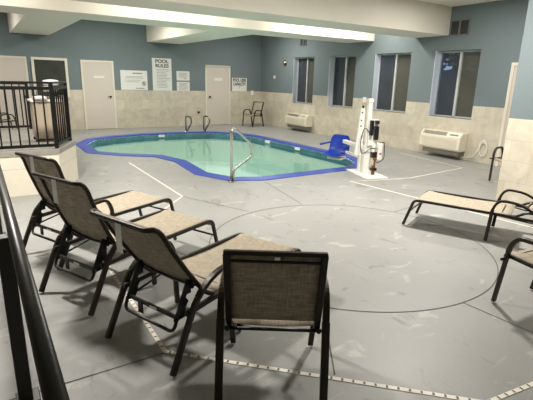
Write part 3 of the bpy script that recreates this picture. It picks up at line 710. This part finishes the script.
def s1(b, w, h):
    lines(b, -w * .05, w * .42, h * .30, h * .42, 1, th=.03); lines(b, -w * .42, w * .44, h * .08, h * .22, 2, th=.012, align=1); lines(b, -w * .42, w * .3, -.12 * h, .04 * h, 2, th=.010, align=1)
    lines(b, w * .05, w * .4, -.47 * h, -.36 * h, 1, th=.025)
    m = MB(); c = Vector((w * .36, -.0135, -h * .16)); m.tube([(c.x + .065 * math.cos(a * PI / 12), c.y, c.z + .065 * math.sin(a * PI / 12)) for a in range(24)], .007, 'ink', 6, closed=True)
    m.bar([(c.x - .045, c.y, c.z + .045), (c.x + .045, c.y, c.z - .045)], .012, .01, 'ink'); m.box((c.x - .02, -.0137, c.z - .035), (c.x + .02, -.0127, c.z + .035), 'ink'); m.build('round_symbol', b)
sign(3.90, 4.76, 1.215, 1.82, 'wide white notice with a round symbol, right of the left door', s1)
def s2(b, w, h):
    text('lettering', 'POOL', .15, 'ink', b, (0, -.0135, h * .40), RT, sx=1.15, bold=.004); text('lettering', 'RULES', .15, 'ink', b, (0, -.0135, h * .265), RT, sx=1.1, bold=.004)
    lines(b, -w * .28, w * .42, -h * .42, h * .18, 13, th=.011)
sign(4.94, 5.60, 1.20, 2.235, 'tall white pool rules notice, biggest sign between the two doors', s2)
def s3(b, w, h): lines(b, -w * .36, w * .36, -h * .2, h * .35, 4, th=.012, align=1); lines(b, w * .1, w * .25, -h * .36, -h * .2, 1, 'red', th=.03)
sign(5.77, 6.24, 1.54, 1.85, 'small white notice, upper of the two stacked beside the pool rules', s3)
def s4(b, w, h): lines(b, -w * .38, w * .38, -h * .4, h * .4, 6, th=.011, align=1)
sign(5.77, 6.24, 1.20, 1.50, 'small white notice, lower of the two stacked beside the pool rules', s4)
def s5(b, w, h):
    text('lettering', 'POOL USER', .15, 'ink', b, (0, -.0135, h * .32), RT, sx=.70, bold=.006); text('lettering', 'CAPACITY', .15, 'ink', b, (0, -.0135, h * .03), RT, sx=.74, bold=.006)
    text('lettering', '7', .11, 'ink', b, (0, -.0135, -h * .2), RT)
sign(7.90, 8.52, 1.20, 1.68, 'white pool user capacity sign to the right of the far door', s5)

# ------------------------------------------------------------------ towel hamper on the platform
hp = thing('towel_hamper', (.91, 7.80, .625)); tag(hp, 'tan towel hamper behind the black railing on the platform', 'hamper')
m = MB(); m.box((-.22, -.2, .04), (.22, .2, .60), 'hamper', bevel=.03); m.build('bag', hp)
m = MB(); m.box((-.245, -.225, .60), (.245, .225, .635), 'white', bevel=.012); m.build('rim', hp)
m = MB()
for sx in (-.2, .2):
    for sy in (-.18, .18): m.cyl((sx, sy, 0), .02, .04, 'blackp', 10)
m.build('caster', hp)
m = MB()
for z in (.69, .80): m.tube([(-.17, -.15, z), (.19, -.15, z), (.19, .15, z), (-.17, .15, z)], .007, 'black', 6, closed=True)
for k in range(7):
    x = -.17 + .36 * k / 6
    m.tube([(x, -.15, .635), (x, -.15, .80)], .005, 'black', 6); m.tube([(x, .15, .635), (x, .15, .80)], .005, 'black', 6)
m.build('wire_basket', hp)
def towel(loc, sc, label):
    m = MB(); n = 24; g = []
    for i in range(n):   # a soft folded bundle: noisy super-ellipsoid with a fold groove
        th = PI * i / (n - 1); row = []
        for j in range(28):
            ph = 2 * PI * j / 28; f = lambda v, e: math.copysign(abs(v) ** e, v)
            x = f(math.cos(ph), .6) * f(math.sin(th), .6); y = f(math.sin(ph), .6) * f(math.sin(th), .6); z = f(math.cos(th), .8)
            k = 1 + .05 * math.sin(5 * x + 3 * y) + .04 * math.sin(9 * z + 4 * x); row.append(m.bm.verts.new((x * sc[0] * k, y * sc[1] * k, z * sc[2] * k + sc[2])))
        g.append(row)
    for i in range(n - 1):
        for j in range(28): m.face([g[i][j], g[i][(j + 1) % 28], g[i + 1][(j + 1) % 28], g[i + 1][j]], 'towel', True)
    bmesh.ops.remove_doubles(m.bm, verts=m.bm.verts, dist=.0005)
    o = m.build('towel'); o.location = loc; tag(o, label, 'towel', 'white towels on the hamper'); return o
towel((1.00, 7.78, 1.47), (.115, .12, .045), 'white folded towel on top of the hamper, topmost of the pile')
towel((.98, 7.80, 1.38), (.13, .13, .042), 'white folded towel in the hamper basket, under the topmost one')
towel((.80, 7.62, 1.26), (.10, .12, .03), 'flat white towel lying on the left of the hamper rim')

# ------------------------------------------------------------------ outside the windows
m = MB(); m.box((W + TH, -2, -.3), (W + 16, D + 16, -.05), 'lawn'); o = m.build('lawn'); struct(o)
def tree(x, y, h, r, label):
    t = thing('garden_tree', (x, y, -.05)); tag(t, label, 'tree', 'dark garden trees beyond the windows')
    m = MB(); m.tube([(0, 0, 0), (.05, .03, h * .4), (-.04, .06, h * .8)], .12, 'bark', 8); m.build('trunk', t)
    m = MB(); rnd = random.Random(int(x * 31 + y * 17))
    for k in range(2200):
        th, ph = rnd.uniform(0, 2 * PI), math.acos(rnd.uniform(-1, 1)); rr = r * rnd.uniform(.45, 1) ** .5 * (1 + .18 * math.sin(3 * th) * math.sin(4 * ph))
        c = Vector((rr * math.sin(ph) * math.cos(th), rr * math.sin(ph) * math.sin(th), h * .55 + (h * .48) * math.cos(ph) * rnd.uniform(.6, 1)))
        a = Vector((rnd.gauss(0, 1), rnd.gauss(0, 1), rnd.gauss(0, 1))).normalized(); b = a.orthogonal().normalized(); s_ = rnd.uniform(.10, .22)
        m.face([m.bm.verts.new(c + a * s_), m.bm.verts.new(c + b * s_ * .5), m.bm.verts.new(c - a * s_), m.bm.verts.new(c - b * s_ * .5)], 'leaf')
    m.build('foliage', t)
for i, (x, y, h, r) in enumerate([(W + 4.6, 9.5, 5.0, 1.3), (W + 4.6, 12.5, 5.0, 1.3), (W + 4.6, 15.5, 4.6, 1.3), (W + 4.8, 18.7, 4.4, 1.5), (W + 6, 22.2, 5, 1.9)]):
    tree(x, y, h, r, ['dark leafy tree outside the nearest window', 'dark leafy tree outside the second nearest window', 'dark leafy tree outside the third nearest window', 'dark leafy tree outside the farthest window', 'dark leafy tree in the distance beyond the farthest window'][i])
m = MB()  # unseen fence, added as a grey backdrop behind the panes
for k in range(150):
    y = 6.2 + k * .142; m.box((W + 2.4, y, -.05), (W + 2.43, y + .134, 2.0 + .02 * math.sin(k * 2.1)), 'fence')
m.box((W + 2.43, 6.2, .4), (W + 2.48, 27.4, .5), 'fence'); m.box((W + 2.43, 6.2, 1.6), (W + 2.48, 27.4, 1.7), 'fence')
o = m.build('backdrop_fence'); tag(o, 'grey board fence added outside to give the window panes a mid grey', 'fence')
